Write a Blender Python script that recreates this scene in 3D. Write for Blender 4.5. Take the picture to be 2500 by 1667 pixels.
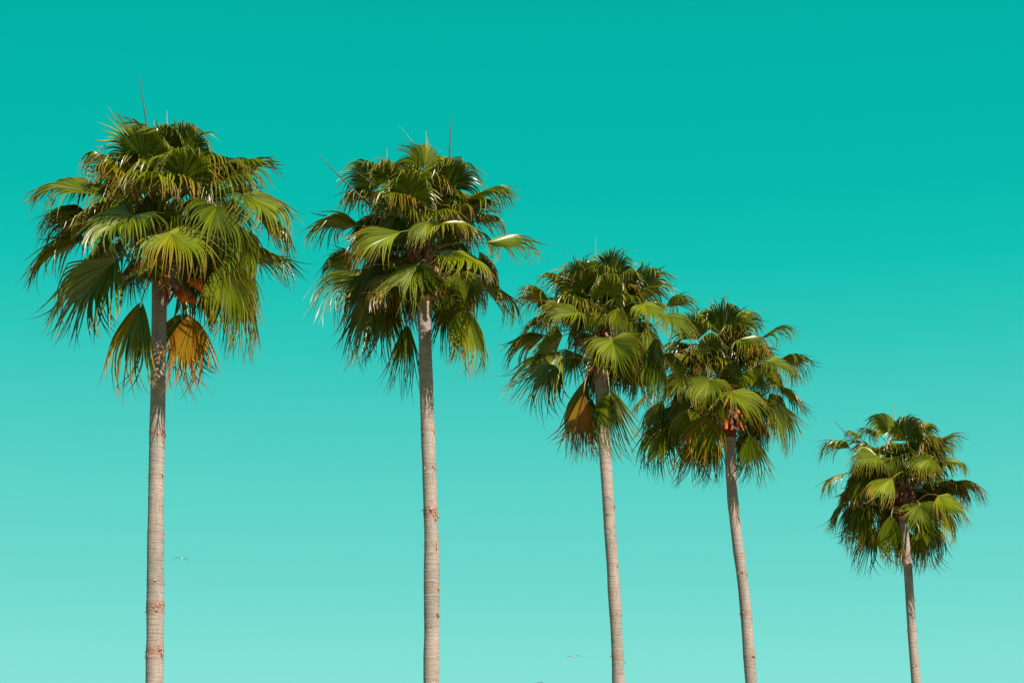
import bpy, math, random
import numpy as np
from mathutils import Vector
R = math.radians
scene = bpy.context.scene
for o in list(bpy.data.objects):
    bpy.data.objects.remove(o)
COL = scene.collection

# ------------------------------------------------------------------ camera
TILT = 18.0
LENS = 70.0
FPX = LENS / 36.0 * 2500.0
CAM = np.array([0.0, 0.0, 1.6])
cam_data = bpy.data.cameras.new('camera')
cam_data.lens = LENS
cam_data.sensor_width = 36.0
cam_data.clip_end = 20000
cam = bpy.data.objects.new('camera', cam_data)
cam.location = CAM
cam.rotation_euler = (R(90 + TILT), 0, 0)
COL.objects.link(cam)
scene.camera = cam

# ------------------------------------------------------------------ sky, sun, exposure
SUN_EL = 50.0
SUN_AZ = 36.0          # degrees to the right of straight behind the camera
SUN_STRENGTH = 4.5
sun_dir = Vector((math.sin(R(SUN_AZ)) * math.cos(R(SUN_EL)),
                  -math.cos(R(SUN_AZ)) * math.cos(R(SUN_EL)),
                  math.sin(R(SUN_EL))))
sd = bpy.data.lights.new('sun', 'SUN')
sd.energy = SUN_STRENGTH
sd.angle = R(0.53)
sd.color = (1.0, 0.90, 0.76)
sun = bpy.data.objects.new('sun', sd)
sun.rotation_euler = sun_dir.to_track_quat('Z', 'Y').to_euler()
sun.location = (20, -20, 60)
COL.objects.link(sun)

def lin(c):
    out = []
    for v in c:
        v = v / 255.0
        out.append(v / 12.92 if v <= 0.04045 else ((v + 0.055) / 1.055) ** 2.4)
    return tuple(out) + (1.0,)

world = bpy.data.worlds.new('World')
scene.world = world
world.use_nodes = True
wn, wl = world.node_tree.nodes, world.node_tree.links
wn.clear()
w_out = wn.new('ShaderNodeOutputWorld')
bg_a = wn.new('ShaderNodeBackground')
bg_b = wn.new('ShaderNodeBackground')
addsh = wn.new('ShaderNodeAddShader')
skyt = wn.new('ShaderNodeTexSky')
skyt.sky_type = 'NISHITA'
skyt.sun_disc = False
skyt.sun_elevation = R(SUN_EL)
skyt.sun_rotation = math.atan2(sun_dir.x, sun_dir.y)
tint = wn.new('ShaderNodeMix'); tint.data_type = 'RGBA'; tint.blend_type = 'MULTIPLY'
tint.inputs[0].default_value = 1.0
tint.inputs[7].default_value = (0.35, 1.0, 0.55, 1)
wl.new(skyt.outputs[0], tint.inputs[6])
wl.new(tint.outputs[2], bg_a.inputs[0])
bg_a.inputs[1].default_value = 0.001
tc = wn.new('ShaderNodeTexCoord')
sep = wn.new('ShaderNodeSeparateXYZ')
asn = wn.new('ShaderNodeMath'); asn.operation = 'ARCSINE'
mr = wn.new('ShaderNodeMapRange')
mr.inputs[1].default_value = 0.0
mr.inputs[2].default_value = math.pi / 2
ramp = wn.new('ShaderNodeValToRGB')
wl.new(tc.outputs['Generated'], sep.inputs[0])
wl.new(sep.outputs[2], asn.inputs[0])
wl.new(asn.outputs[0], mr.inputs[0])
wl.new(mr.outputs[0], ramp.inputs[0])
def elev_of(frac):            # elevation of a picture row at the middle of the frame
    return TILT + math.degrees(math.atan((0.5 - frac) * 1667.0 / FPX))
stops = [(90.0, (0, 150, 142)), (elev_of(-0.25), (0, 166, 156)), (elev_of(0.0), (0, 173, 162)), (elev_of(0.12), (0, 178, 167)),
         (elev_of(0.28), (0, 184, 171)), (elev_of(0.40), (16, 192, 179)), (elev_of(0.50), (44, 197, 185)),
         (elev_of(0.58), (66, 201, 190)), (elev_of(0.72), (91, 209, 198)),
         (elev_of(0.84), (108, 214, 204)), (elev_of(0.96), (127, 222, 211)),
         (elev_of(1.02), (134, 225, 215)), (0.0, (165, 236, 228))]
stops.sort(key=lambda s: s[0])
cr = ramp.color_ramp
cr.interpolation = 'LINEAR'
while len(cr.elements) < len(stops):
    cr.elements.new(0.5)
for e, (el, c) in zip(cr.elements, stops):
    e.position = max(0.0, min(1.0, el / 90.0))
for e, (el, c) in zip(cr.elements, stops):
    e.color = lin(c)
wl.new(ramp.outputs[0], bg_b.inputs[0])
bg_b.inputs[1].default_value = 1.0 / 2 ** 1.6
wl.new(bg_a.outputs[0], addsh.inputs[0])
wl.new(bg_b.outputs[0], addsh.inputs[1])
wl.new(addsh.outputs[0], w_out.inputs[0])

scene.view_settings.view_transform = 'Standard'
scene.view_settings.look = 'None'
scene.view_settings.exposure = 1.6
scene.view_settings.gamma = 1.0
scene.view_settings.use_curve_mapping = False
scene.render.engine = 'CYCLES'
scene.cycles.max_bounces = 6

# ------------------------------------------------------------------ helpers
ct, st = math.cos(R(TILT)), math.sin(R(TILT))
FWD = np.array([0, ct, st]); UPV = np.array([0, -st, ct]); RGT = np.array([1.0, 0, 0])
UP = np.array([0, 0, 1.0])
def at(px, py, Y):
    """the point of the vertical plane at distance Y that lies behind a spot of the photograph"""
    d = RGT * ((px - 1250.0) / FPX) + UPV * ((833.5 - py) / FPX) + FWD
    t = Y / d[1]
    return CAM + d * t
def mpp(py, Y):               # metres for one photograph pixel there
    d = UPV * ((833.5 - py) / FPX) + FWD
    return Y / d[1] / FPX
def nrm(v):
    return v / (np.linalg.norm(v, axis=-1, keepdims=True) + 1e-12)

def mesh_from(name, verts, faces, mats, smooth=True, attrs=None, fmat=None):
    me = bpy.data.meshes.new(name)
    verts = np.asarray(verts, dtype=np.float32).reshape(-1, 3)
    faces = np.asarray(faces, dtype=np.int32)
    nf, k = faces.shape
    me.vertices.add(len(verts)); me.vertices.foreach_set('co', verts.ravel())
    me.loops.add(nf * k); me.loops.foreach_set('vertex_index', faces.ravel())
    me.polygons.add(nf)
    me.polygons.foreach_set('loop_start', np.arange(0, nf * k, k, dtype=np.int32))
    if smooth:
        me.polygons.foreach_set('use_smooth', np.ones(nf, dtype=bool))
    for m in mats:
        me.materials.append(m)
    if fmat is not None:
        me.polygons.foreach_set('material_index', np.asarray(fmat, dtype=np.int32))
    me.update(calc_edges=True)
    me.validate()
    for an, av in (attrs or {}).items():
        a = me.attributes.new(an, 'FLOAT', 'POINT')
        a.data.foreach_set('value', np.asarray(av, dtype=np.float32))
    return me

def put(name, me, parent=None, **props):
    o = bpy.data.objects.new(name, me)
    COL.objects.link(o)
    if parent is not None:
        o.parent = parent
    for k, v in props.items():
        o[k] = v
    return o

class NT:
    def __init__(self, name):
        self.m = bpy.data.materials.new(name); self.m.use_nodes = True
        self.n, self.l = self.m.node_tree.nodes, self.m.node_tree.links
        self.n.clear()
        self.out = self.n.new('ShaderNodeOutputMaterial')
    def new(self, t, **k):
        n = self.n.new(t)
        for a, b in k.items():
            setattr(n, a, b)
        return n
    def link(self, a, b): self.l.new(a, b)
    def attr(self, name):
        a = self.new('ShaderNodeAttribute'); a.attribute_name = name; return a.outputs['Fac']
    def math(self, op, a, b=None, clamp=False):
        n = self.new('ShaderNodeMath', operation=op); n.use_clamp = clamp
        for i, v in enumerate((a, b)):
            if v is None: continue
            if isinstance(v, (int, float)): n.inputs[i].default_value = v
            else: self.link(v, n.inputs[i])
        return n.outputs[0]
    def mix(self, f, a, b):
        n = self.new('ShaderNodeMix'); n.data_type = 'RGBA'
        for i, v in ((0, f), (6, a), (7, b)):
            if isinstance(v, (int, float)): n.inputs[i].default_value = v
            elif isinstance(v, tuple): n.inputs[i].default_value = v + (1.0,)
            else: self.link(v, n.inputs[i])
        return n.outputs[2]
    def rng(self, v, a, b, c=0.0, d=1.0):
        n = self.new('ShaderNodeMapRange'); n.clamp = True
        self.link(v, n.inputs[0])
        for i, x in enumerate((a, b, c, d)): n.inputs[i + 1].default_value = x
        return n.outputs[0]
    def noise(self, scale, detail=3.0, rough=0.6, vec=None, mscale=None):
        n = self.new('ShaderNodeTexNoise')
        n.inputs['Scale'].default_value = scale; n.inputs['Detail'].default_value = detail
        n.inputs['Roughness'].default_value = rough
        if mscale is not None:
            t = self.new('ShaderNodeTexCoord'); mp = self.new('ShaderNodeMapping')
            mp.inputs['Scale'].default_value = mscale
            self.link(t.outputs['Object'], mp.inputs[0]); self.link(mp.outputs[0], n.inputs['Vector'])
        elif vec is not None:
            self.link(vec, n.inputs['Vector'])
        else:
            t = self.new('ShaderNodeTexCoord'); self.link(t.outputs['Object'], n.inputs['Vector'])
        return n.outputs[0]

# ------------------------------------------------------------------ materials
def leaf_material():
    t = NT('palm_leaf')
    tt, dry, rnd_lit = t.attr('along'), t.attr('dry'), t.attr('rnd_lit')
    n = t.noise(5.0, 3.0)
    c = t.mix(rnd_lit, (0.030, 0.050, 0.0012), (0.145, 0.168, 0.0032))
    c = t.mix(t.rng(n, 0.55, 0.75, 0.0, 0.5), c, (0.120, 0.108, 0.005))
    # yellowing, then orange, then brown
    base = t.math('ADD', dry, t.math('MULTIPLY', t.math('SUBTRACT', rnd_lit, 0.5), 0.20))
    tipd = t.math('ADD', base, t.rng(tt, 0.45, 1.0, 0.0, 0.42))
    c = t.mix(t.rng(tipd, 0.30, 0.55), c, (0.175, 0.120, 0.005))
    c = t.mix(t.rng(tipd, 0.55, 0.90), c, (0.235, 0.088, 0.007))
    c = t.mix(t.rng(tipd, 1.05, 1.45), c, (0.10, 0.040, 0.019))
    # pale dry tips
    e = t.math('ADD', tt, t.math('MULTIPLY', rnd_lit, 0.22))
    c = t.mix(t.rng(e, 0.97, 1.10, 0.0, 0.75), c, (0.175, 0.105, 0.045))
    bs = t.new('ShaderNodeBsdfPrincipled')
    t.link(c, bs.inputs['Base Color'])
    t.link(t.rng(n, 0.3, 0.7, 0.28, 0.42), bs.inputs['Roughness'])
    bs.inputs['Specular IOR Level'].default_value = 0.36
    tr = t.new('ShaderNodeBsdfTranslucent')
    tcx = t.new('ShaderNodeMix'); tcx.data_type = 'RGBA'; tcx.blend_type = 'MULTIPLY'
    tcx.inputs[0].default_value = 1.0
    t.link(c, tcx.inputs[6]); tcx.inputs[7].default_value = (1.35, 1.25, 0.5, 1)
    t.link(tcx.outputs[2], tr.inputs[0])
    ms = t.new('ShaderNodeMixShader'); ms.inputs[0].default_value = 0.13
    t.link(bs.outputs[0], ms.inputs[1]); t.link(tr.outputs[0], ms.inputs[2])
    t.link(ms.outputs[0], t.out.inputs[0])
    return t.m

def stalk_material(name, ca, cb, rough=0.45):
    t = NT(name)
    n = t.noise(14.0, 3.0)
    c = t.mix(t.rng(n, 0.35, 0.65), ca, cb)
    bs = t.new('ShaderNodeBsdfPrincipled')
    t.link(c, bs.inputs['Base Color']); bs.inputs['Roughness'].default_value = rough
    t.link(bs.outputs[0], t.out.inputs[0])
    return t.m

def bark_material():
    t = NT('palm_bark')
    ring, blot = t.attr('ring'), t.attr('band')
    big = t.noise(1.0, 3.0, 0.6, mscale=(1.6, 1.6, 0.9))
    fine = t.noise(1.0, 4.0, 0.7, mscale=(22, 22, 60))
    vert = t.noise(1.0, 3.0, 0.6, mscale=(38, 38, 3.0))
    lines = t.noise(1.0, 4.0, 0.75, mscale=(3.0, 3.0, 46))
    blob = t.noise(1.0, 3.0, 0.6, mscale=(5, 5, 5))
    c = t.mix(t.rng(big, 0.42, 0.58), (0.262, 0.208, 0.188), (0.175, 0.158, 0.150))
    c = t.mix(t.rng(blob, 0.52, 0.66, 0.0, 0.8), c, (0.225, 0.215, 0.192))
    c = t.mix(t.rng(fine, 0.45, 0.70, 0.0, 0.65), c, (0.14, 0.088, 0.068))
    c = t.mix(t.rng(lines, 0.54, 0.66, 0.0, 0.75), c, (0.075, 0.042, 0.030))
    c = t.mix(t.rng(vert, 0.58, 0.68, 0.0, 0.55), c, (0.085, 0.058, 0.046))
    c = t.mix(t.math('MULTIPLY', ring, t.rng(blob, 0.35, 0.65, 0.10, 0.65)), c, (0.09, 0.055, 0.040))
    bb = t.math('MULTIPLY', blot, t.rng(blob, 0.35, 0.60, 0.4, 1.0))
    c = t.mix(bb, c, (0.175, 0.080, 0.052))
    bs = t.new('ShaderNodeBsdfPrincipled')
    t.link(c, bs.inputs['Base Color']); bs.inputs['Roughness'].default_value = 0.85
    bs.inputs['Specular IOR Level'].default_value = 0.25
    bp = t.new('ShaderNodeBump'); bp.inputs['Strength'].default_value = 0.7; bp.inputs['Distance'].default_value = 0.012
    h = t.math('ADD', fine, t.math('MULTIPLY', vert, -0.8)); h = t.math('SUBTRACT', h, lines)
    t.link(h, bp.inputs['Height']); t.link(bp.outputs[0], bs.inputs['Normal'])
    t.link(bs.outputs[0], t.out.inputs[0])
    return t.m

def simple_noise_material(name, ca, cb, scale, rough=0.8, ms=None, bump=0.0, spec=0.4):
    t = NT(name)
    n = t.noise(scale, 4.0, 0.65, mscale=ms)
    c = t.mix(t.rng(n, 0.35, 0.65), ca, cb)
    bs = t.new('ShaderNodeBsdfPrincipled')
    t.link(c, bs.inputs['Base Color']); bs.inputs['Roughness'].default_value = rough
    bs.inputs['Specular IOR Level'].default_value = spec
    if bump:
        bp = t.new('ShaderNodeBump'); bp.inputs['Strength'].default_value = bump; bp.inputs['Distance'].default_value = 0.01
        t.link(n, bp.inputs['Height']); t.link(bp.outputs[0], bs.inputs['Normal'])
    t.link(bs.outputs[0], t.out.inputs[0])
    return t.m

M_LEAF = leaf_material()
M_BARK = bark_material()
M_PET = stalk_material('petiole_green', (0.12, 0.12, 0.015), (0.085, 0.07, 0.012))
M_PETO = stalk_material('petiole_orange', (0.30, 0.12, 0.012), (0.2, 0.09, 0.018))
M_SPEAR = stalk_material('spear_grey', (0.014, 0.012, 0.012), (0.035, 0.022, 0.018), 0.7)
M_SPEARP = stalk_material('spear_pale', (0.22, 0.20, 0.14), (0.15, 0.13, 0.08), 0.6)
M_FIB = simple_noise_material('crown_fibre', (0.17, 0.045, 0.02), (0.07, 0.022, 0.012), 1.0, 0.85, (30, 30, 8), 0.8)
M_SHEATH = simple_noise_material('leaf_sheath', (0.52, 0.12, 0.010), (0.22, 0.030, 0.006), 1.0, 0.55, (16, 16, 6), 0.6, 0.2)
M_BOOT = simple_noise_material('leaf_base_husk', (0.24, 0.12, 0.07), (0.13, 0.05, 0.025), 1.0, 0.7, (18, 18, 5), 0.6)
M_HUSK = simple_noise_material('peeling_husk', (0.26, 0.17, 0.115), (0.13, 0.065, 0.04), 9.0, 0.75)
M_GROUND = simple_noise_material('dry_ground', (0.21, 0.17, 0.12), (0.15, 0.13, 0.08), 0.25, 0.95, None, 0.5)

# ------------------------------------------------------------------ frond blade
def blade_mesh(hub, A, N, L, spread, droop, dry, rs, nseg=46, fused=0.46, base_r=0.012, curl=0.0, hang=0.0):
    """a costapalmate fan: pleated segments joined to `fused`, then free and hanging tips"""
    A = nrm(A); N = nrm(N - A * np.dot(N, A)); B = np.cross(N, A)
    K = 12
    ph = np.linspace(-R(spread), R(spread), nseg)
    dphi = ph[1] - ph[0]
    Nh = np.array([N[0], N[1], 0.0])
    Nh = Nh / max(0.35, np.linalg.norm(Nh))
    ph = ph + rs.normal(0, dphi * 0.10, nseg)
    fold = rs.uniform(-0.02, 0.30) + curl
    wave = rs.uniform(0.03, 0.10); wp = rs.uniform(0, 6.28)
    D = (np.cos(ph)[:, None] * A + np.sin(ph)[:, None] * B
         + N * (fold * np.abs(np.sin(ph)) - 0.10 + wave * np.sin(ph * 3 + wp))[:, None])
    D = nrm(D)
    S = nrm(-np.sin(ph)[:, None] * A + np.cos(ph)[:, None] * B)
    lsm = L * (0.80 + 0.20 * np.cos(ph))
    ln = lsm * (1 + rs.normal(0, 0.07, nseg))
    ln *= np.where(rs.rand(nseg) < 0.06, rs.uniform(0.6, 0.9, nseg), 1.0)
    # neighbouring segments droop in tufts
    tuft = np.repeat(rs.normal(0, 0.25, nseg // 3 + 2), 3)[:nseg]
    slow = np.interp(np.linspace(0, 1, nseg), np.linspace(0, 1, 6), rs.normal(0, 0.22, 6))
    dr = droop * (1 + slow)
    drf = np.clip(dr * (1 + tuft + rs.normal(0, 0.20, nseg)), 0.1, None)
    costa = 0.14 * L * np.clip(np.cos(ph), 0, 1) ** 1.5
    p = hub + A * costa[:, None] + D * (base_r * L)
    d = D.copy()
    side = S.copy()
    pts, dirs, sides = [p.copy()], [d.copy()], [side.copy()]
    ts = np.linspace(0, 1, K + 1)
    kink = rs.rand(nseg) < 0.10
    kt = rs.uniform(fused + 0.1, 0.9, nseg)
    wob = rs.normal(0, 0.045, (nseg, 3))
    # tears: bundles of segments that part from their neighbours
    cut = np.cumsum(rs.rand(nseg) < 0.20)
    tn = rs.normal(-0.03, 0.07, nseg + 1)[cut]; tside = rs.normal(0, 0.085, nseg + 1)[cut]
    wob = wob + tn[:, None] * N[None, :] + tside[:, None] * S
    splt = fused * (1 + rs.normal(0, 0.09, nseg))
    for k in range(1, K + 1):
        t = ts[k]
        free = np.clip((t - splt) / 0.12, 0, 1)
        x = max(0.0, (t - 0.32) / 0.68)
        prof = (0.04 + 2.75 * math.exp(-((t - 0.66) / 0.15) ** 2) + 0.45 * x) / K * 1.75
        prof += hang * 0.85 * math.exp(-t * 3.2)
        g = (dr * (1 - free) + drf * free) * prof
        over = np.clip(d[:, 2] + 0.15, 0, 1) * g * 1.0
        d = d - Nh[None, :] * over[:, None]
        d = d + np.array([0, 0, -1.0]) * g[:, None] + wob * free[:, None] * (0.6 + x)
        kk = kink & (np.abs(kt - t) < 0.5 / K)
        d = d + np.where(kk[:, None], np.array([0, 0, -1.0]) * 1.1, 0)
        d = nrm(d)
        p = p + d * ((lsm * (1 - free) + ln * free) / K)[:, None]
        s = side - d * np.sum(side * d, axis=1, keepdims=True)
        side = nrm(s + 1e-4)
        pts.append(p.copy()); dirs.append(d.copy()); sides.append(side.copy())
    P = np.array(pts); DD = np.array(dirs); SS = np.array(sides)        # (K+1, nseg, 3)
    Fd = nrm(np.cross(DD, SS))
    gap = P[:, 1:] - P[:, :-1]
    gl = np.linalg.norm(gap, axis=-1)
    gl = np.concatenate([gl[:, :1], gl], 1) * 0.5 + np.concatenate([gl, gl[:, -1:]], 1) * 0.5
    ref = np.array([np.interp(min(f_, 0.8), ts, gl[:, i]) for i, f_ in enumerate(splt)]) * 0.5
    ref = np.minimum(ref, np.median(ref) * 1.5)
    mid = (P[:, 1:] + P[:, :-1]) * 0.5
    ML = np.concatenate([P[:, :1] * 1.5 - P[:, 1:2] * 0.5, mid], 1)
    MR = np.concatenate([mid, P[:, -1:] * 1.5 - P[:, -2:-1] * 0.5], 1)
    X = np.clip((ts[:, None] - splt[None, :]) / (1 - splt[None, :]), 0, 1)
    fr_ = (X > 0)[..., None]
    half = ref[None, :] * (1 - X ** 1.7) * (1 - 0.22 * np.minimum(X * 5, 1)) + 0.0012
    plt_ = np.minimum(half, gl * 0.5) * 1.25
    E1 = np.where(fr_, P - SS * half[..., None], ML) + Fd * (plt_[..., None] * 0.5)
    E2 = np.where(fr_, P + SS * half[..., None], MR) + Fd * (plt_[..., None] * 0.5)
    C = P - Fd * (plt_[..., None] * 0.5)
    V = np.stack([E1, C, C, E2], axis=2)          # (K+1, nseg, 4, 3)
    idx = np.arange((K + 1) * nseg * 4).reshape(K + 1, nseg, 4)
    f1 = np.stack([idx[:-1, :, 0], idx[:-1, :, 1], idx[1:, :, 1], idx[1:, :, 0]], axis=-1).reshape(-1, 4)
    f2 = np.stack([idx[:-1, :, 2], idx[:-1, :, 3], idx[1:, :, 3], idx[1:, :, 2]], axis=-1).reshape(-1, 4)
    along = np.broadcast_to(ts[:, None, None], idx.shape).ravel()
    # dry patches spread over neighbouring segments
    grad = np.interp(np.linspace(0, 1, nseg), np.linspace(0, 1, 7), rs.normal(0, 1, 7))
    dseg = dry + (0.10 + 0.12 * dry) * grad
    pleat_shade = np.array([-0.10, -0.10, 0.14, 0.14])  # pleat shading painted in: first half of a segment darker, second lighter
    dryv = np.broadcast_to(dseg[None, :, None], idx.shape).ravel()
    rnd_lit = np.broadcast_to((rs.uniform(-0.25, 0.15) + (0.24 if A[1] < -0.3 and A[2] < 0.2 else 0.0) + 0.9 * rs.rand(nseg))[None, :, None] + pleat_shade[None, None, :], idx.shape).ravel()  # random tone per segment; fronds leaning forward get sunlit brightness put into the colour
    rnd_lit = np.clip(rnd_lit, 0, 1.1)
    return V.reshape(-1, 3), np.concatenate([f1, f2]), dict(along=along, dry=dryv, rnd_lit=rnd_lit)

def tube(pts, rads, flat=1.0, n=7):
    pts = np.asarray(pts, float); rads = np.asarray(rads, float)
    T = nrm(np.gradient(pts, axis=0))
    ref = np.array([0.0, 0.0, 1.0]) if abs(T[0][2]) < 0.9 else np.array([1.0, 0, 0])
    vs = []
    for i in range(len(pts)):
        s = nrm(np.cross(T[i], ref)); u = nrm(np.cross(s, T[i]))
        a = np.arange(n) / n * 2 * math.pi
        vs.append(pts[i] + rads[i] * (np.cos(a)[:, None] * s + flat * np.sin(a)[:, None] * u))
    m = len(pts)
    fs = []
    for i in range(m - 1):
        for j in range(n):
            k = (j + 1) % n
            fs.append((i * n + j, i * n + k, (i + 1) * n + k, (i + 1) * n + j))
    return np.concatenate(vs), np.array(fs)

def bez(p0, p1, p2, p3, n):
    t = np.linspace(0, 1, n)[:, None]
    return (1 - t) ** 3 * p0 + 3 * (1 - t) ** 2 * t * p1 + 3 * (1 - t) * t * t * p2 + t ** 3 * p3

def sheet(pts, nor, width, rs, curlamt=0.5, cols=6, jag=0.5):
    """a torn, curled strap following pts; its tip is ragged. Closed with a few mm of thickness"""
    pts = np.asarray(pts, float); n = len(pts)
    T = nrm(np.gradient(pts, axis=0))
    top = []
    ragged = rs.uniform(1 - jag, 1.0, cols + 1)
    for i in range(n):
        s = nrm(np.cross(T[i], nor)); u = nrm(np.cross(s, T[i]))
        row = []
        for j in range(cols + 1):
            x = (j / cols * 2 - 1)
            w = width[i]
            q = pts[i] + s * (w * x) + u * (-(x * x) * curlamt * w + rs.normal(0, 0.03) * w)
            row.append(q)
        top.append(row)
    top = np.array(top)
    # ragged end
    for j in range(cols + 1):
        m = int(n * 0.55)
        for i in range(m, n):
            f = (i - m) / (n - m) * (1 - ragged[j])
            top[i, j] = top[i, j] * (1 - f) + top[m, j] * f
    off = np.array(nor) * 0.004
    Vt = top.reshape(-1, 3); Vb = Vt - off
    idx = np.arange(n * (cols + 1)).reshape(n, cols + 1)
    q = np.stack([idx[:-1, :-1], idx[:-1, 1:], idx[1:, 1:], idx[1:, :-1]], -1).reshape(-1, 4)
    m = len(Vt)
    qb = q[:, ::-1] + m
    rim = list(idx[0, :]) + list(idx[1:, -1]) + list(idx[-1, -2::-1]) + list(idx[-2:0:-1, 0])
    rimf = [(rim[i], rim[(i + 1) % len(rim)], rim[(i + 1) % len(rim)] + m, rim[i] + m) for i in range(len(rim))]
    return np.concatenate([Vt, Vb]), np.concatenate([q, qb, np.array(rimf)])

# ------------------------------------------------------------------ trunk
def trunk_mesh(path, Y, base, bands, rs, mats):
    """path: (px, py, width px) from the top down; goes on to the ground below the frame"""
    C = []; 
    for (x, y, w) in path:
        c = at(x, y, Y); C.append((c[2], c[0], w / 2 * mpp(y, Y)))
    C.sort()
    zb, xb, rb = C[0]
    slope = (C[1][1] - C[0][1]) / max(0.1, C[1][0] - C[0][0])
    # below the frame the trunk straightens and swells a little at the foot
    gx = xb - slope * zb * 0.55
    pts = [(0.0, gx, rb * 1.75), (0.35, gx + slope * 0.15, rb * 1.4), (1.2, gx + slope * 0.5, rb * 1.18), (zb * 0.6, gx + slope * zb * 0.24, rb * 1.06)] + C
    zz, xx, rr = np.array(pts).T
    ztop = zz[-1]
    zs = np.concatenate([np.arange(0, zb - 0.6, 0.12), np.arange(zb - 0.6, ztop, 0.014)])
    X = np.interp(zs, zz, xx); Rr = np.interp(zs, zz, rr)
    k = np.ones(61) / 61                           # smooth the bends
    def sm(a):
        p = np.pad(a, 30, mode='edge'); p[:30] = a[0] ; p[-30:] = a[-1]
        return np.convolve(p, k, 'valid')
    X = sm(X); Rr = sm(Rr)
    nS = 36
    ang = np.arange(nS) / nS * 2 * math.pi
    # leaf scars: an uneven ring every 4 to 6 cm, tilted a little
    zr = [0.0]
    while zr[-1] < ztop + 1: zr.append(zr[-1] + rs.uniform(0.030, 0.070))
    zr = np.array(zr); amp = rs.uniform(0.2, 1.0, len(zr)); tiltr = rs.normal(0, 0.012, len(zr)); pr = rs.uniform(0, 6.28, len(zr))
    Z = zs[:, None] + 0 * ang[None, :]
    i = np.clip(np.searchsorted(zr, zs), 1, len(zr) - 1)
    zt = Z + tiltr[i][:, None] * np.sin(ang[None, :] + pr[i][:, None])
    f = (zt - zr[i - 1][:, None]) / (zr[i] - zr[i - 1])[:, None]
    edge = np.clip(1 - np.abs(f - 0.08) / 0.16, 0, 1) * amp[i][:, None]
    lip = np.clip(f, 0, 1) * amp[i][:, None]
    lump = np.interp(zs, np.arange(0, ztop + 1, 0.45), 1 + rs.normal(0, 0.030, len(np.arange(0, ztop + 1, 0.45))))
    bandv = np.zeros_like(zs)
    for (py, hpx, s) in bands:
        z0 = at(path[0][0], py, Y)[2]; h = hpx * mpp(py, Y)
        bandv = np.maximum(bandv, s * np.exp(-((zs - z0) / h) ** 2))
    radm = Rr[:, None] * lump[:, None] * (1 + 0.030 * lip - 0.022 * edge + rs.normal(0, 0.007, Z.shape)
            + 0.015 * np.sin(ang[None, :] * 2 + zs[:, None] * 0.9) + 0.035 * bandv[:, None] * (1 + 0.9 * rs.normal(0, 0.6, Z.shape)))
    V = np.stack([X[:, None] + radm * np.cos(ang), Y + radm * np.sin(ang), zt * 0 + Z], -1)
    V = V - base
    n = len(zs)
    idx = np.arange(n * nS).reshape(n, nS)
    nx = np.roll(idx, -1, axis=1)
    F = np.stack([idx[:-1], nx[:-1], nx[1:], idx[1:]], -1).reshape(-1, 4)
    cap = [(idx[-1, j], idx[-1, j + 1], idx[-1, nS - 2 - j], idx[-1, nS - 1 - j]) for j in range(nS // 2 - 1)]
    F = np.concatenate([F, np.array(cap)])
    me = mesh_from('trunk', V.reshape(-1, 3), F, mats, True,
                   dict(ring=edge.ravel(), band=np.broadcast_to(bandv[:, None], Z.shape).ravel()))
    def centre(z): return np.array([np.interp(z, zs, X), Y, z]), float(np.interp(z, zs, Rr))
    return me, centre

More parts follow.
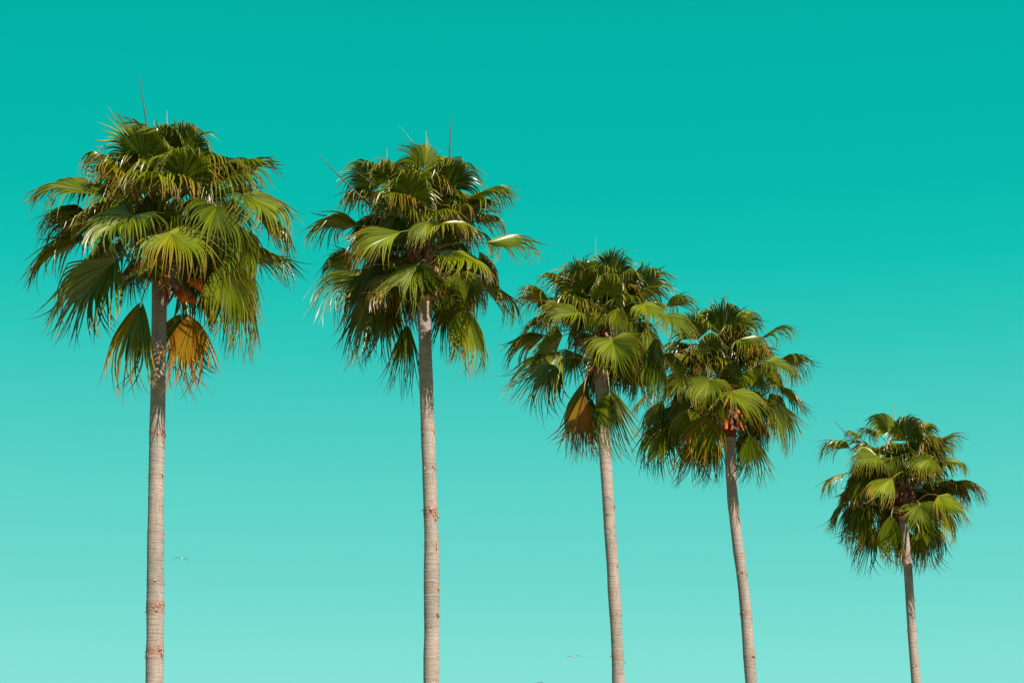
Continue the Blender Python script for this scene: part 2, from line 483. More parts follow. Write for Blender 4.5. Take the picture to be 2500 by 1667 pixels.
# ------------------------------------------------------------------ palms
def palm(spec, seed):
    rs = np.random.RandomState(seed)
    Y = spec['Y']; ox, oy, sc = spec['zoom']
    def P(x, y, depth=0.0):
        return at(ox + x / sc, oy + y / sc, Y - depth)
    path = spec['path']
    # the foot of the trunk
    cs = [at(x, y, Y) for x, y, w in path]
    low, low2 = cs[-1], cs[-2]
    sl = (low2[0] - low[0]) / max(0.1, low2[2] - low[2])
    base = np.array([low[0] - sl * low[2] * 0.55, Y, 0.0])
    root = bpy.data.objects.new('fan_palm', None)
    root.empty_display_size = 0.5
    root.location = base
    COL.objects.link(root)
    root['label'] = spec['label']; root['category'] = 'palm tree'
    root['group'] = 'tall fan palms standing in a row'
    me, centre = trunk_mesh(path, Y, base, spec['bands'], rs, [M_BARK])
    put('trunk', me, root)
    m = mpp(oy + spec['heart'][1] / sc, Y)              # metres per photograph pixel at the crown
    heart = P(*spec['heart'])
    ttop = at(*path[0][:2], Y); rtop = path[0][2] / 2 * mpp(path[0][1], Y)
    big = m / 0.0078                                    # crown size against the first palm
    # ragged bark flakes at the rough bands
    V, F, o = [], [], 0
    for (py, hpx, s) in spec['bands']:
        for _ in range(int(11 * s)):
            z = at(path[0][0], py + rs.normal(0, hpx * 0.5), Y)[2]
            c, r = centre(z); a = rs.uniform(math.pi * 1.0, math.pi * 2.0)
            if rs.rand() < 0.45: a = rs.uniform(-0.9, 0.25)
            od = np.array([math.cos(a), math.sin(a), 0])
            sd_ = np.array([-od[1], od[0], 0])
            h = rs.uniform(0.03, 0.09); p0 = c + od * (r * 1.02)
            pp = [p0 + UP * h * 0.3 - od * 0.01, p0 + od * 0.012, p0 - UP * h * 0.5 + od * rs.uniform(0.015, 0.035), p0 - UP * h + od * rs.uniform(0.0, 0.05) + sd_ * rs.normal(0, 0.02)]
            v, f = sheet(pp, od, [0.012, 0.022, 0.018, 0.006], rs, 0.4, 3)
            V.append(v); F.append(f + o); o += len(v)
    if V:
        put('bark_flakes', mesh_from('bark_flakes', np.concatenate(V) - base, np.concatenate(F), [M_HUSK], False), root, kind='stuff')
    # fibrous core from trunk top to the heart
    hh = np.linalg.norm(heart - ttop)
    nlev, nS = 26, 26
    V = []
    for i in range(nlev):
        t = i / (nlev - 1)
        c = ttop * (1 - t) + (heart + UP * 0.25 * big) * t - UP * 0.03
        r = rtop * (1.0 + 0.25 * math.sin(math.pi * min(1, t * 1.3)) - 0.55 * t ** 3) * spec.get('core', 1.0)
        if i == 0: r *= 0.9
        a = np.arange(nS) / nS * 2 * math.pi
        rr = r * (1 + rs.normal(0, 0.07, nS) + 0.08 * np.sin(a * 7 + i * 0.7))
        V.append(np.stack([c[0] + rr * np.cos(a), c[1] + rr * np.sin(a), c[2] + rs.normal(0, 0.012, nS)], -1))
    idx = np.arange(nlev * nS).reshape(nlev, nS); nx = np.roll(idx, -1, 1)
    F = np.stack([idx[:-1], nx[:-1], nx[1:], idx[1:]], -1).reshape(-1, 4)
    put('crown_fibre', mesh_from('crown_fibre', np.concatenate(V) - base, F, [M_FIB]), root)
    # husk-like leaf bases
    for i in range(26):
        t = rs.uniform(0.10, 0.85); a = i * 2.399 + rs.normal(0, 0.2)
        od = np.array([math.cos(a), math.sin(a), 0.0])
        p0 = ttop * (1 - t) + heart * t + od * rtop * 0.85
        ln = rs.uniform(0.22, 0.42) * big; lean = rs.uniform(0.25, 0.8)
        p1 = p0 + UP * ln * 0.5 + od * ln * 0.15; p2 = p0 + UP * ln * (1 - lean * 0.4) + od * ln * lean
        v, f = sheet(bez(p0 - UP * 0.05, p0 + UP * ln * 0.2, p1, p2, 7), od, np.linspace(0.075, 0.028, 7) * big, rs, 0.6, 4, 0.3)
        put('leaf_base', mesh_from('leaf_base', v - base, f, [M_BOOT if rs.rand() < 0.7 else M_HUSK]), root)
    # torn red sheaths hanging under the crown
    for (x, y, dpt, ln, w, ang, cl) in spec['sheaths']:
        L0 = ln / sc * m
        for q in range(5):
            aq = ang + rs.normal(0, 16)
            p0 = P(x + rs.normal(0, w * 0.28), y + rs.normal(0, ln * 0.12), dpt + 0.12 + rs.uniform(-0.08, 0.10))
            dirn = np.array([math.cos(R(aq)), -0.25, math.sin(R(aq))])
            L_ = L0 * rs.uniform(0.45, 1.05)
            out = nrm(np.array([p0[0] - ttop[0] + rs.normal(0, 0.05), -0.4, 0.1]))
            kk = rs.uniform(-0.2, 0.5)
            pts = bez(p0, p0 + out * L_ * 0.25 + dirn * L_ * 0.2, p0 + dirn * L_ * 0.7 + out * L_ * 0.3, p0 + dirn * L_ + out * L_ * kk, 9)
            wd = w / sc * m / 2 * rs.uniform(0.25, 0.55)
            nn = np.array([out[0] * 0.5 + rs.normal(0, 0.5), -0.9, 0.1])
            v, f = sheet(pts, nn, wd * np.array([0.5, 0.75, 0.95, 1, 1, 0.95, 0.85, 0.7, 0.35]), rs, cl * rs.uniform(0.6, 1.6), 6, 0.65)
            red = not spec.get('brown') and rs.rand() < 0.62
            mat = M_SHEATH if red else (M_BOOT if rs.rand() < 0.5 and spec.get('brown') != 'dark' else M_FIB)
            put('leaf_sheath', mesh_from('leaf_sheath', v - base, f, [mat]), root,
                **(dict(label='torn red leaf sheath under the crown') if red else {}))
    # loose fibres round the neck
    V, F, o = [], [], 0
    for i in range(150):
        t = rs.uniform(0.0, 1.0); a = rs.uniform(0, 6.28)
        od = np.array([math.cos(a), math.sin(a), 0.0])
        p0 = ttop * (1 - t) + heart * t + od * rtop * 0.9
        l_ = rs.uniform(0.08, 0.30) * big; dd = nrm(od * rs.uniform(0.3, 1) + UP * rs.uniform(-1, 0.9))
        pts = bez(p0, p0 + dd * l_ * 0.4, p0 + dd * l_ * 0.7 - UP * 0.02, p0 + dd * l_ - UP * l_ * rs.uniform(0, 0.5), 5)
        v, f = tube(pts, np.array([.007, .006, .005, .004, .002]) * big, 1.0, 3)
        V.append(v); F.append(f + o); o += len(v)
    put('loose_fibre', mesh_from('loose_fibre', np.concatenate(V) - base, np.concatenate(F), [M_BOOT], False), root, kind='stuff')
    # fronds
    def frond(hub, A, L, spread, droop, dry, label=None, nbias=None, nseg=None, fused=0.46):
        out = hub - heart; out = np.array([out[0], out[1], 0.0])
        if np.linalg.norm(out) < 0.05: out = np.array([0, -1.0, 0])
        out = nrm(out)
        N = UP + out * (0.12 if A[2] < 0 else -0.12) + rs.normal(0, 0.13, 3)
        if nbias is not None: N = N + nbias
        if A[1] < -0.12 and -0.75 <= A[2] < 0.5: N = N + np.array([0, -0.62, 0])
        if A[2] < -0.75 and hub[1] < heart[1] + 0.9: N = N + np.array([rs.normal(0, 0.15), -0.75, 0])
        hang = float(np.clip((-A[2] - 0.78) / 0.16, 0, 1)) * float(np.clip((0.30 + A[1]) / 0.18, 0, 1))
        spread = min(max(spread, 90), spread * (1 + 0.55 * hang))
        if nseg is None: nseg = int(np.clip(spread * 0.54, 28, 66))
        fused = rs.uniform(0.34, 0.46) if A[2] < -0.75 else (rs.uniform(0.44, 0.54) if A[2] > 0.7 else rs.uniform(0.34, 0.46))
        if A[2] > 0.7: droop *= 1.2; L *= 0.97
        if A[2] > 0.7: N = N + np.array([rs.normal(0, 0.1), 0.8 if hub[1] < heart[1] else -0.8, 0])
        dry = dry + (rs.uniform(0, 0.09) if dry < 0.3 else 0)
        v, f, at_ = blade_mesh(hub, A, N, L, spread, droop, dry, rs, nseg, fused, hang=hang)
        props = {}
        if label: props['label'] = label
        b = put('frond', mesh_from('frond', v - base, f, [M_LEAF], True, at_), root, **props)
        # petiole arches from the crown core to the hub and on as the costa
        dcore = nrm(hub - heart)
        s0 = heart + np.array([out[0], out[1], 0]) * rtop * 0.5 + UP * (np.clip(dcore[2], -1, 1) * 0.28 - 0.05) * big
        if dcore[2] < -0.2: s0 = s0 - UP * min(0.6 * hh, 0.5)
        dist = np.linalg.norm(hub - s0)
        up0 = nrm(np.array([out[0], out[1], 0]) * 0.8 + UP * max(0.15, 0.5 + dcore[2]))
        pts = bez(s0, s0 + up0 * dist * 0.38, hub - nrm(A) * dist * 0.30, hub + nrm(A) * 0.10 * L, 13)
        rads = np.linspace(0.034, 0.013, 13) * (0.75 + 0.25 * big)
        v, f = tube(pts, rads, 0.6, 6)
        put('petiole', mesh_from('petiole', v - base, f, [M_PETO if dry > 0.6 else M_PET]), b)
    for fr in spec['fronds']:
        x, y, dep, ang, fwd, ln, spr, dro, dry = fr[:9]
        lab = fr[9] if len(fr) > 9 else None
        A = np.array([math.cos(R(ang)) * math.sqrt(1 - fwd * fwd), -fwd, math.sin(R(ang)) * math.sqrt(1 - fwd * fwd)])
        frond(P(x, y, dep * 1.35 * big), A, ln / sc * m * (1.18 if A[2] > -0.93 else 1.10), spr, dro, dry, lab)
    # the far side of the crown
    cr_px = spec['radius'] / sc * m
    for i in range(spec.get('back', 18)):
        az = R(rs.uniform(15, 165)); el = R(rs.uniform(-55, 70))
        d = np.array([math.cos(az) * math.cos(el), math.sin(az) * math.cos(el), math.sin(el)])
        hub = heart + d * cr_px * rs.uniform(0.36, 0.48) + UP * cr_px * 0.06
        A = nrm(d + UP * (-0.35 if el > 0 else -0.55))
        frond(hub, A, cr_px * rs.uniform(0.46, 0.56), rs.uniform(100, 135), rs.uniform(0.9, 1.4), rs.uniform(0, 0.25), nseg=44)
    # inner fronds that close the crown round the heart
    for i in range(spec.get('inner', 9)):
        az = R(180 + (i * 137.5) % 180); el = R(rs.uniform(20, 66))
        d = np.array([math.cos(az) * math.cos(el), math.sin(az) * math.cos(el), math.sin(el)])
        hub = heart + d * cr_px * rs.uniform(0.24, 0.38) + UP * cr_px * 0.06
        A = nrm(d + UP * rs.uniform(-0.5, 0.1))
        frond(hub, A, cr_px * rs.uniform(0.42, 0.52), rs.uniform(95, 135), rs.uniform(1.0, 1.5), rs.uniform(0, 0.15), nseg=50)
    # shorter fronds all round that thicken the crown's outline
    for i in range(spec.get('ring', 15)):
        az = R(i * 137.5 + rs.uniform(-12, 12)); el = R(rs.uniform(-48, 52))
        d = np.array([math.cos(az) * math.cos(el), math.sin(az) * math.cos(el), math.sin(el)])
        if d[1] < -0.45 and el < 0.2: continue
        hub = heart + d * cr_px * rs.uniform(0.44, 0.56) + UP * cr_px * 0.04
        A = nrm(d + UP * (rs.uniform(-0.5, 0.0) if el > 0 else rs.uniform(-0.9, -0.4)))
        frond(hub, A, cr_px * rs.uniform(0.38, 0.46), rs.uniform(60, 105), rs.uniform(0.8, 1.3), rs.uniform(0, 0.28))
    # young folded spears in the heart
    for i in range(3):
        a = rs.uniform(0, 6.28); l_ = cr_px * rs.uniform(0.3, 0.5)
        p0 = heart + UP * 0.1; p1 = p0 + UP * l_ + np.array([math.cos(a), math.sin(a), 0]) * l_ * 0.22
        v, f = tube(bez(p0, p0 + UP * l_ * 0.4, p1 - UP * l_ * 0.3, p1, 8), np.array([.02, .022, .022, .02, .018, .014, .009, .003]) * big, 1.0, 6)
        put('spear_leaf', mesh_from('spear_leaf', v - base, f, [M_PET]), root)
    for (x0, y0, x1, y1, dep, w, pale, bend) in spec['stalks']:
        p0, p1 = P(x0, y0, dep), P(x1, y1, dep)
        mid = (p0 + p1) / 2 + nrm(np.cross(p1 - p0, np.array([0, 1.0, 0]))) * bend
        pts = bez(p0, p0 * 0.4 + mid * 0.6, p1 * 0.4 + mid * 0.6, p1, 14)
        rads = np.linspace(w, w * 0.22, 14) * (1 + 0.10 * (np.arange(14) % 4 == 0))
        v, f = tube(pts, rads, 1.0, 7)
        put('flower_stalk', mesh_from('flower_stalk', v - base, f, [M_SPEARP if pale else M_SPEAR]), root,
            label='pale stub of a flower stalk' if pale else 'bare dark flower stalk sticking out of the crown')
    return root

# frond: hub x, hub y, depth towards the camera, angle of the axis, forward lean, length, half spread, droop, dryness
P1 = dict(Y=36.0, zoom=(40, 160, 1.9125), heart=(672, 775), radius=640, back=13, ring=8, inner=7,
  label='tallest and leftmost fan palm with a hanging orange frond beside its trunk',
  path=[(390, 690, 37), (388, 800, 36), (386, 950, 36), (383, 1080, 37), (381, 1200, 38), (379, 1400, 40), (379, 1530, 40), (377, 1667, 44)],
  bands=[(1058, 9, .8), (1482, 14, 1.0), (1590, 20, .9), (1420, 10, .35), (1160, 10, .3), (1300, 9, .25)],
  sheaths=[(690, 970, .25, 110, 80, -70, .5), (730, 1000, .28, 130, 110, -60, .7), (640, 960, .2, 90, 70, -110, .6), (600, 950, .15, 100, 60, -110, .4),
           (750, 1040, .2, 100, 90, -85, .8), (700, 1030, .35, 120, 36, -82, .4)],
  fronds=[
   (600, 470, .5, 104, .25, 250, 85, .95, .0), (768, 445, .1, 84, .15, 215, 80, 1.0, .0), (780, 545, .9, 84, .45, 215, 125, 1.25, .0),
   (985, 550, .1, 42, .15, 245, 80, 1.0, .02), (490, 470, -.3, 150, .0, 200, 105, 1.5, .03), (400, 612, .4, 160, .15, 310, 52, .75, .10),
   (545, 700, 1.0, 218, .5, 250, 125, .85, .08), (400, 745, -.1, 176, .1, 275, 90, 1.0, .12), (350, 800, -.3, 202, .1, 320, 60, .7, .12),
   (490, 885, .4, 229, .15, 385, 58, .65, .08), (420, 900, -.2, 236, .0, 350, 50, .5, .05),
   (596, 1065, .6, 259, .06, 410, 28, .40, .40, 'hanging frond yellowing to brown at its tips left of the trunk'),
   (800, 1152, .5, 276, .05, 345, 37, .40, .70, 'orange dying frond hanging right of the trunk'),
   (770, 1160, -.1, 285, .0, 280, 60, .5, .15),
   (705, 780, 1.1, 322, .5, 262, 108, .9, .08), (1050, 600, .4, -30, .2, 270, 80, 1.2, .05), (925, 640, .8, 292, .3, 250, 95, 1.1, .05),
   (1080, 870, -.2, -12, .1, 250, 75, .9, .05), (960, 935, .6, 298, .15, 310, 75, .9, .14), (1000, 1000, -.3, 300, .0, 320, 65, .7, .05),
   (1110, 690, .0, -28, .0, 235, 65, .9, .08), (860, 620, .3, 280, .2, 220, 110, 1.1, .0), (640, 600, .5, 250, .2, 190, 110, 1.2, .0),
   (540, 600, .1, 225, .1, 200, 100, 1.2, .0), (1000, 760, .5, 295, .2, 260, 80, .9, .08), (450, 660, .1, 200, .1, 250, 90, 1.1, .1),
   (880, 880, -.1, 290, .0, 300, 70, .7, .08), (700, 400, .2, 95, .2, 160, 120, 1.4, .0), (900, 500, .4, 30, .3, 200, 110, 1.4, .03),
   (640, 900, .8, 262, .3, 170, 60, .7, .15), (560, 900, -.2, 245, .0, 200, 70, .8, .1), (730, 660, .7, 275, .2, 150, 90, 1.2, .0), (820, 760, .2, 310, .1, 200, 90, 1.1, .03)],
  stalks=[(650, 520, 577, 58, .6, .028, False, .03), (703, 300, 703, 213, .0, .013, True, 0), (620, 300, 592, 262, .0, .007, False, 0), (640, 300, 645, 255, .2, .008, True, 0)])

P2 = dict(Y=41.0, brown=True, zoom=(740, 260, 2.2397), heart=(675, 790), radius=600, back=16,
  label='second fan palm from the left, a bare stalk jutting out left of its crown',
  path=[(1037, 738, 31), (1038, 850, 32), (1041, 960, 33), (1046, 1080, 34), (1050, 1200, 36), (1054, 1330, 35), (1054, 1450, 37), (1053, 1667, 37)],
  bands=[(1252, 14, 1.0), (1330, 8, .35), (1140, 8, .4), (1432, 9, .35), (1500, 10, .3), (1050, 8, .3)],
  sheaths=[(640, 1030, .25, 90, 60, -110, .6), (690, 960, .25, 130, 50, -80, .5), (715, 880, .2, 120, 60, -75, .5), (600, 790, .3, 90, 50, -100, .5), (720, 1000, .15, 110, 50, -80, .5)],
  fronds=[
   (665, 350, -.2, 92, .05, 205, 66, .8, .0), (400, 450, .1, 124, .2, 225, 80, 1.1, .05), (590, 492, .9, 90, .42, 190, 120, 1.2, .02),
   (765, 462, .3, 62, .2, 245, 62, .95, .0), (880, 515, .3, 27, .2, 275, 62, .9, .05), (420, 505, -.2, 168, .1, 230, 90, 1.3, .02),
   (330, 655, .0, 172, .0, 300, 55, 1.05, .03), (480, 675, .4, 205, .2, 250, 60, .7, .34, 'brownish old frond left of the heart'), (560, 680, 1.0, 204, .35, 300, 48, .7, .14),
   (690, 620, 1.0, 245, .4, 170, 75, 1.0, .08), (730, 655, 1.1, 5, .35, 220, 80, 1.1, .08), (1000, 745, .5, 0, .25, 270, 72, .75, .08),
   (820, 790, .9, -30, .4, 240, 95, .9, .05), (930, 612, -.3, 5, .0, 190, 60, 1.2, .1), (275, 812, -.4, 205, .0, 210, 70, .9, .0),
   (360, 870, .5, 217, .25, 340, 40, .7, .14), (400, 990, .0, 243, .05, 380, 45, .5, .12), (470, 1060, -.3, 252, .0, 330, 45, .4, .14),
   (575, 1150, -.2, 264, .0, 370, 24, .35, .12), (640, 850, .9, 236, .4, 285, 75, .7, .05), (690, 880, .6, 275, .2, 220, 55, .6, .14),
   (880, 1100, .3, 287, .05, 340, 48, .5, .12), (800, 1040, -.4, 278, .0, 310, 50, .5, .03), (955, 930, -.2, -32, .0, 300, 60, .8, .05),
   (850, 900, .3, 285, .15, 250, 75, .8, .1), (520, 600, .4, 235, .2, 220, 100, 1.1, .0), (720, 580, .3, 280, .1, 190, 100, 1.2, .0),
   (640, 560, .5, 262, .2, 170, 100, 1.1, .0), (840, 560, .1, 250, .1, 190, 90, 1.1, .03), (430, 820, .1, 235, .1, 280, 70, .8, .1),
   (500, 900, -.3, 245, .0, 300, 60, .6, .1), (780, 930, -.2, 290, .0, 260, 70, .7, .05), (470, 400, .5, 110, .3, 150, 100, 1.3, .05), (610, 400, -.4, 112, .0, 190, 85, 1.1, .0), (725, 400, -.4, 74, .0, 200, 85, 1.1, .02), (530, 420, -.3, 120, .0, 180, 85, 1.1, .02), (350, 900, -.3, 240, .0, 300, 50, .6, .05)],
  stalks=[(430, 600, 80, 258, .5, .027, False, .05), (798, 330, 812, 33, .2, .022, False, .0), (675, 230, 672, 132, .0, .012, True, 0), (458, 330, 458, 228, .2, .011, True, 0),
          (600, 200, 520, 105, -.1, .004, True, -.05)])

P3 = dict(Y=47.5, brown=True, zoom=(1220, 560, 2.7043), heart=(665, 690), radius=590, back=15,
  label='middle fan palm with a dead brown frond hanging left of its trunk',
  path=[(1466, 905, 30), (1470, 1000, 30), (1477, 1107, 29), (1483, 1190, 29), (1489, 1290, 29), (1498, 1420, 29), (1506, 1560, 29), (1510, 1667, 30)],
  bands=[(920, 14, .9), (1240, 8, .4), (1380, 8, .3), (1500, 9, .35), (1600, 10, .35)],
  sheaths=[(640, 700, .3, 110, 60, -100, .5), (600, 720, .2, 90, 60, -130, .6), (690, 680, .3, 120, 50, -80, .4), (560, 740, .1, 70, 50, -150, .5)],
  fronds=[
   (740, 330, .1, 90, .1, 235, 78, 1.0, .0), (550, 402, .6, 108, .35, 260, 72, 1.1, .02), (440, 375, -.2, 140, .0, 210, 85, 1.3, .02),
   (712, 425, .9, 85, .5, 185, 125, 1.3, .03), (905, 430, .1, 52, .15, 265, 68, 1.0, .0), (345, 475, .2, 163, .1, 265, 55, .75, .27),
   (530, 550, .9, 188, .4, 240, 80, 1.0, .14), (330, 690, -.3, 196, .0, 320, 48, .7, .05), (445, 780, .3, 224, .15, 420, 50, .55, .1),
   (400, 860, -.3, 236, .0, 340, 45, .5, .05), (740, 722, 1.0, 283, .55, 265, 118, .85, .06), (1090, 510, -.2, 22, .05, 210, 65, .9, .0),
   (950, 492, .8, -38, .35, 200, 110, 1.3, .05), (1090, 560, .4, -32, .2, 240, 80, 1.1, .08), (980, 650, .2, -62, .1, 270, 85, .9, .03),
   (1000, 850, .2, -68, .1, 290, 70, .6, .05), (1070, 820, -.2, -42, .0, 250, 65, .6, .05),
   (556, 1045, .4, 267, .0, 410, 27, .35, .95, 'dead brown frond hanging on a long stalk left of the trunk'),
   (722, 1030, .55, 272, .05, 430, 38, .4, .20, 'green frond hanging in front of the trunk'), (590, 965, -.3, 240, .0, 380, 42, .4, .03),
   (850, 790, .3, 277, .1, 240, 80, .8, .05), (640, 500, .6, 262, .2, 180, 110, 1.2, .0), (780, 520, .6, 280, .2, 190, 100, 1.2, .0), (540, 590, .1, 235, .0, 200, 95, 1.1, .03),
   (880, 600, .3, 285, .1, 230, 90, 1.0, .03), (360, 560, .0, 200, .1, 240, 85, 1.0, .08), (300, 430, -.2, 150, .0, 170, 80, 1.1, .0),
   (900, 850, -.3, 280, .0, 300, 70, .6, .03), (600, 1080, -.2, 258, .0, 400, 34, .35, .3), (640, 330, -.1, 100, .0, 200, 80, 1.1, .0), (420, 700, .2, 215, .1, 300, 75, .8, .06), (820, 400, .3, 60, .2, 190, 100, 1.3, .02), (830, 680, .4, 300, .2, 200, 90, .9, .03)],
  stalks=[(636, 240, 632, 42, .0, .009, True, 0), (440, 180, 400, 130, .1, .006, False, 0.01)])

P4 = dict(Y=52.0, zoom=(1530, 700, 3.1362), heart=(750, 745), radius=660, back=19, inner=11,
  label='fourth fan palm from the left, orange sheath under the crown, touching the middle palm',
  path=[(1781, 1068, 27), (1783, 1120, 27), (1787, 1200, 26), (1796, 1290, 26), (1807, 1371, 27), (1818, 1460, 27), (1826, 1560, 28), (1834, 1667, 29)],
  bands=[(1500, 9, .45), (1400, 8, .35), (1265, 7, .3), (1600, 10, .4)],
  sheaths=[(740, 950, .35, 120, 70, -95, .6), (800, 960, .4, 200, 70, -75, .5), (820, 1000, .35, 170, 80, -85, .8), (770, 1000, .3, 150, 80, -90, .7), (760, 760, .3, 80, 60, -60, .5), (700, 940, .3, 90, 60, -110, .5)],
  fronds=[
   (730, 395, .2, 84, .15, 315, 62, .75, .0), (550, 412, .4, 112, .25, 265, 68, .95, .03), (985, 425, -.1, 36, .1, 310, 52, .85, .0),
   (855, 405, .8, 2, .4, 235, 100, 1.3, .1), (1155, 560, -.2, 2, .0, 280, 60, 1.1, .03), (1075, 570, .6, -22, .3, 260, 90, 1.1, .1),
   (1120, 740, .1, -30, .05, 310, 50, .6, .1), (1120, 880, .3, -62, .1, 340, 55, .6, .2), (640, 705, 1.0, 240, .55, 250, 118, .9, .08),
   (790, 800, .9, -42, .4, 310, 80, .8, .08), (450, 662, .7, 252, .3, 210, 85, 1.0, .08), (230, 775, .2, 215, .1, 250, 75, .9, .14),
   (290, 850, -.2, 235, .0, 350, 50, .6, .08), (330, 1000, .0, 240, .05, 400, 48, .45, .15), (480, 930, .6, 245, .2, 280, 65, .7, .1),
   (620, 985, .8, 260, .2, 350, 52, .5, .36, 'low frond with orange sunburnt tips left of the trunk'), (560, 1120, -.1, 240, .0, 350, 42, .4, .08), (650, 1150, -.3, 262, .0, 330, 40, .4, .08),
   (930, 1110, .4, 284, .05, 360, 36, .45, .1), (880, 1100, -.2, 275, .0, 330, 40, .4, .05), (420, 500, .1, 200, .1, 260, 90, 1.1, .03),
   (600, 560, .6, 255, .2, 210, 100, 1.1, .0), (800, 560, .4, 280, .2, 220, 100, 1.2, .0), (950, 620, .5, 290, .2, 250, 90, 1.0, .05),
   (1000, 800, .3, 290, .1, 300, 80, .8, .05), (500, 780, .2, 240, .1, 280, 80, .8, .08), (1120, 620, .2, 290, .1, 260, 75, .8, .08),
   (700, 830, .4, 262, .2, 220, 60, .7, .1), (980, 950, -.3, 290, .0, 320, 60, .6, .05), (400, 900, -.3, 245, .0, 330, 60, .5, .1),
   (660, 330, -.2, 110, .0, 230, 70, 1.0, .0), (360, 1080, -.3, 232, .0, 300, 40, .4, .05), (860, 320, -.2, 60, .0, 230, 70, 1.0, .0), (640, 480, .7, 100, .45, 170, 120, 1.3, .02)],
  stalks=[(700, 690, 778, 66, .9, .024, False, -.04), (655, 200, 656, 95, .0, .010, True, 0), (730, 200, 722, 108, .1, .009, True, 0)])

P5 = dict(Y=58.0, zoom=(1980, 970, 3.5636), heart=(805, 790), radius=690, back=22, inner=12, core=1.9, brown='dark',
  label='shortest looking fan palm standing alone at the far right',
  path=[(2206, 1262, 19), (2209, 1310, 21), (2217, 1391, 22), (2222, 1470, 22), (2228, 1560, 22), (2237, 1667, 23)],
  bands=[(1460, 7, .3), (1540, 8, .4), (1620, 8, .3)],
  sheaths=[(790, 840, .5, 80, 120, -90, .6), (760, 800, .5, 120, 90, -100, .6), (820, 790, .5, 130, 90, -80, .7), (740, 930, .3, 100, 60, -100, .4), (770, 930, .3, 120, 50, -85, .4), (850, 740, .3, 90, 60, -40, .5), (800, 880, .6, 60, 50, -90, .5)],
  fronds=[
   (680, 315, .0, 106, .1, 255, 85, 1.1, .0), (830, 380, .6, 86, .30, 280, 88, 1.0, .02), (950, 330, .0, 62, .05, 190, 80, 1.2, .08),
   (1060, 435, .1, 38, .1, 270, 52, 1.0, .05), (350, 445, -.1, 162, .05, 290, 62, 1.1, .02), (430, 355, -.2, 140, .0, 160, 80, 1.4, .0),
   (590, 520, .8, 188, .35, 260, 75, 1.1, .12), (700, 520, .6, 280, .3, 190, 95, 1.1, .08), (1050, 522, .8, 215, .4, 230, 75, 1.0, .08),
   (1130, 555, .3, -5, .2, 230, 80, 1.1, .14), (385, 632, .1, 195, .05, 340, 48, .7, .32), (430, 660, .3, 245, .15, 260, 75, .9, .22),
   (730, 682, 1.0, 218, .35, 300, 45, .7, .2), (1240, 722, .2, -18, .1, 290, 55, .8, .22), (1100, 850, .7, -38, .35, 300, 75, .65, .12),
   (940, 915, .7, 283, .45, 280, 95, .65, .08), (350, 850, .0, 228, .05, 330, 50, .6, .2), (440, 900, .1, 244, .1, 380, 55, .5, .1),
   (700, 1000, .6, 261, .1, 400, 36, .5, .18), (590, 1110, -.2, 240, .0, 370, 44, .35, .1), (1020, 1080, -.1, 275, .0, 380, 50, .4, .05),
   (940, 1140, .3, 265, .05, 330, 28, .4, .34, 'low yellow frond hanging right of the trunk'), (600, 330, -.1, 150, .0, 200, 80, 1.3, .03), (900, 560, .4, 280, .2, 190, 90, 1.1, .05),
   (1150, 1000, .1, -60, .05, 250, 55, .6, .15), (500, 700, -.1, 250, .0, 240, 75, .8, .1), (1100, 650, -.2, 290, .0, 220, 80, .8, .08),
   (800, 1100, -.3, 268, .0, 360, 40, .35, .1), (640, 440, .3, 230, .2, 190, 90, 1.2, .03), (1000, 900, -.2, 285, .0, 300, 60, .5, .08), (500, 1000, -.3, 236, .0, 320, 45, .4, .08)],
  stalks=[(420, 420, 195, 195, .2, .020, False, .04), (729, 200, 725, 48, .1, .010, True, 0)])

# ------------------------------------------------------------------ setting
def grid_plane(name, size, mat, z=0.0, **props):
    me = mesh_from(name, [(-size, -size, z), (size, -size, z), (size, size, z), (-size, size, z)], [(0, 1, 2, 3)], [mat], False)
    return put(name, me, None, **props)
grid_plane('ground', 6000.0, M_GROUND, kind='structure')

for i, sp in enumerate((P1, P2, P3, P4, P5)):
    palm(sp, 11 + i * 7)

# ------------------------------------------------------------------ building with the teal roof that just reaches the frame
def box_mesh(name, x0, x1, y0, y1, z0, z1, mat, zl=None, zr=None):
    """a box; zl / zr give its top a slope from left to right"""
    zl = z1 if zl is None else zl; zr = z1 if zr is None else zr
    v = [(x0, y0, z0), (x1, y0, z0), (x1, y1, z0), (x0, y1, z0), (x0, y0, zl), (x1, y0, zr), (x1, y1, zr), (x0, y1, zl)]
    f = [(0, 3, 2, 1), (4, 5, 6, 7), (0, 1, 5, 4), (1, 2, 6, 5), (2, 3, 7, 6), (3, 0, 4, 7)]
    return mesh_from(name, v, f, [mat], False)
M_TEAL = simple_noise_material('teal_paint', (0.005, 0.085, 0.080), (0.004, 0.070, 0.066), 1.5, 0.4)
M_STUCCO = simple_noise_material('stucco', (0.26, 0.235, 0.20), (0.22, 0.20, 0.17), 3.0, 0.9)
M_GLASS = simple_noise_material('window_glass', (0.02, 0.03, 0.035), (0.03, 0.04, 0.045), 0.5, 0.08, None, 0, 0.8)
M_WHITE = simple_noise_material('white_frame', (0.45, 0.45, 0.43), (0.4, 0.4, 0.39), 2.0, 0.5)
BY = 66.0
corner = at(1325.5, 1663.2, BY); slp = 0.118
bx = bpy.data.objects.new('shop_building', None); bx.location = (corner[0], BY, 0); COL.objects.link(bx)
bx['label'] = 'building whose teal roof corner peeps over the bottom edge between the second and middle palms'
bx['category'] = 'building'
Wd, Dp, zc = 9.0, 8.0, corner[2]
zr_, zl_ = zc - 0.35, zc - 0.35 - slp * Wd
put('wall', box_mesh('wall', -Wd + 0.3, -0.3, 0.3, Dp, 0.0, 0, M_STUCCO, zl_ - 0.003 + slp * 0.3, zr_ - slp * 0.3 - 0.003), bx)
v = []
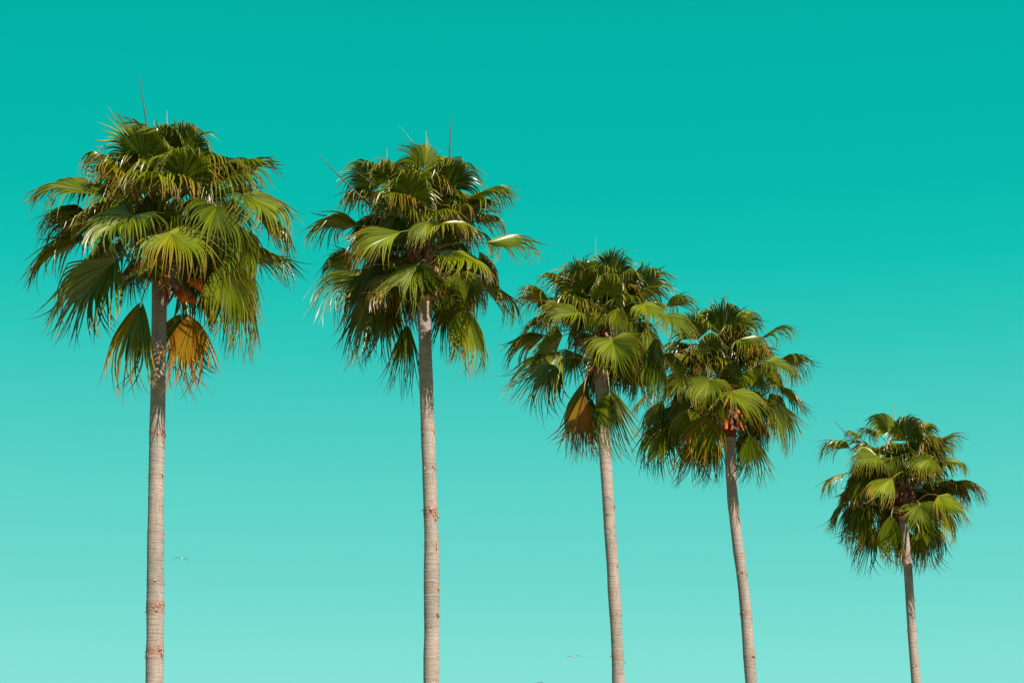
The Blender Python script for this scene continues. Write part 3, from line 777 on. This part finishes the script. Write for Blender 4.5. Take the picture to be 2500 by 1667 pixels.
for (x, zt) in ((-Wd, zc - slp * Wd), (0, zc)):
    for y in (0.0, Dp + 0.3):
        v += [(x, y, zt - 0.35), (x, y, zt)]
me = mesh_from('roof', v, [(0, 4, 5, 1), (2, 3, 7, 6), (0, 1, 3, 2), (4, 6, 7, 5), (1, 5, 7, 3), (0, 2, 6, 4)], [M_TEAL], False)
put('roof', me, bx)
for fl in range(3):
    for k in range(3):
        x = -7.6 + k * 2.5; z = 0.9 + fl * 2.9
        if fl == 0 and k == 2:
            d = put('door', box_mesh('door', x, x + 1.1, 0.24, 0.297, 0.02, 2.1, M_TEAL), bx)
            put('handle', box_mesh('handle', x + 0.95, x + 1.0, 0.19, 0.238, 1.0, 1.14, M_WHITE), d); continue
        w = put('window', box_mesh('window', x, x + 1.3, 0.25, 0.297, z, z + 1.3, M_WHITE), bx)
        put('pane', box_mesh('pane', x + 0.07, x + 1.23, 0.235, 0.247, z + 0.07, z + 1.23, M_GLASS), w)
        put('sill', box_mesh('sill', x - 0.06, x + 1.36, 0.17, 0.296, z - 0.07, z - 0.003, M_WHITE), w)

# ------------------------------------------------------------------ gulls
M_GULL = simple_noise_material('gull_white', (0.75, 0.78, 0.80), (0.68, 0.70, 0.72), 4.0, 0.7)
M_GWING = simple_noise_material('gull_grey', (0.10, 0.11, 0.115), (0.07, 0.08, 0.085), 4.0, 0.7)
M_GDARK = simple_noise_material('gull_dark', (0.03, 0.03, 0.03), (0.05, 0.05, 0.05), 4.0, 0.7)
M_BEAK = simple_noise_material('beak_yellow', (0.6, 0.35, 0.04), (0.5, 0.3, 0.03), 4.0, 0.5)
def make_gull():
    r = bpy.data.objects.new('seagull', None); COL.objects.link(r)
    # body flies towards +x local
    xs = np.array([-.27, -.22, -.12, 0, .10, .17, .21, .25, .285, .30]); rr = np.array([.012, .032, .06, .072, .06, .042, .036, .038, .026, .008])
    zs = np.array([.02, .015, .0, -.01, 0, .015, .025, .03, .028, .025])
    v, f = tube(np.stack([xs, xs * 0, zs], -1), rr, 0.95, 12)
    put('body', mesh_from('body', v, f, [M_GULL]), r)
    v, f = tube(np.array([(.295, 0, .025), (.325, 0, .02), (.35, 0, .008)]), [.011, .008, .003], 1.0, 7)
    put('beak', mesh_from('beak', v, f, [M_BEAK]), r)
    for s in (-1, 1):
        put('eye', mesh_from('eye', *tube(np.array([(.262, s * .026, .04), (.262, s * .034, .042)]), [.006, .004], 1, 6), [M_GDARK]), r)
        # wing: arched span, tapered chord, with thickness
        sp = np.linspace(0, 1, 12); y = s * (0.03 + sp * 0.58)
        z = 0.03 + 0.10 * np.sin(np.clip(sp / 0.42, 0, 1) * math.pi / 2) - 0.20 * np.clip((sp - 0.42) / 0.58, 0, 1) ** 1.5
        lead = 0.10 + 0.05 * np.sin(sp * math.pi * 0.8) - 0.16 * sp ** 2
        ch = 0.13 * (1 - sp ** 2.5) + 0.015
        th = 0.010 * (1 - sp) + 0.003
        V = np.stack([np.stack([lead, y, z], -1), np.stack([lead - ch * .4, y, z + th], -1), np.stack([lead - ch, y, z - .006], -1), np.stack([lead - ch * .4, y, z - th * .4], -1)], 1)
        n = 12; idx = np.arange(n * 4).reshape(n, 4); nx = np.roll(idx, -1, 1)
        F = np.stack([idx[:-1], nx[:-1], nx[1:], idx[1:]], -1).reshape(-1, 4)
        F = np.concatenate([F, [idx[-1]]])
        put('wing', mesh_from('wing', V.reshape(-1, 3), F, [M_GWING]), r)
    V = np.array([(-.24, -.03, .02), (-.24, .03, .02), (-.37, .075, .022), (-.37, -.075, .022), (-.24, -.03, .012), (-.24, .03, .012), (-.37, .075, .018), (-.37, -.075, .018)])
    F = [(0, 1, 2, 3), (4, 7, 6, 5), (0, 4, 5, 1), (1, 5, 6, 2), (2, 6, 7, 3), (3, 7, 4, 0)]
    put('tail', mesh_from('tail', V, F, [M_GULL], False), r)
    return r
def dup(root):
    r = root.copy(); COL.objects.link(r)
    for ch in list(root.children):
        c = ch.copy(); COL.objects.link(c); c.parent = r
    return r
g0 = make_gull()
gulls = [(443, 1366, 118.0, R(-78), R(-6), 'seagull gliding just right of the leftmost palm trunk'),
         (1402, 1603, 125.0, R(-96), R(3), 'seagull gliding low over the bottom edge left of the middle palm trunk'),
         (2434, 1408, 1100.0, R(-60), R(0), 'far bird, a tiny dark speck at the right edge of the sky')]
for i, (px, py, Y, rz, rx, lab) in enumerate(gulls):
    g = g0 if i == 0 else dup(g0)
    g.location = at(px, py, Y)
    g.rotation_euler = (rx, 0, rz)
    g.scale = ((0.8, 0.92, 0.9), (0.8, 0.9, 0.55), (1, 1, 0.5))[i]
    g['label'] = lab; g['category'] = 'bird'; g['group'] = 'birds flying in the sky'
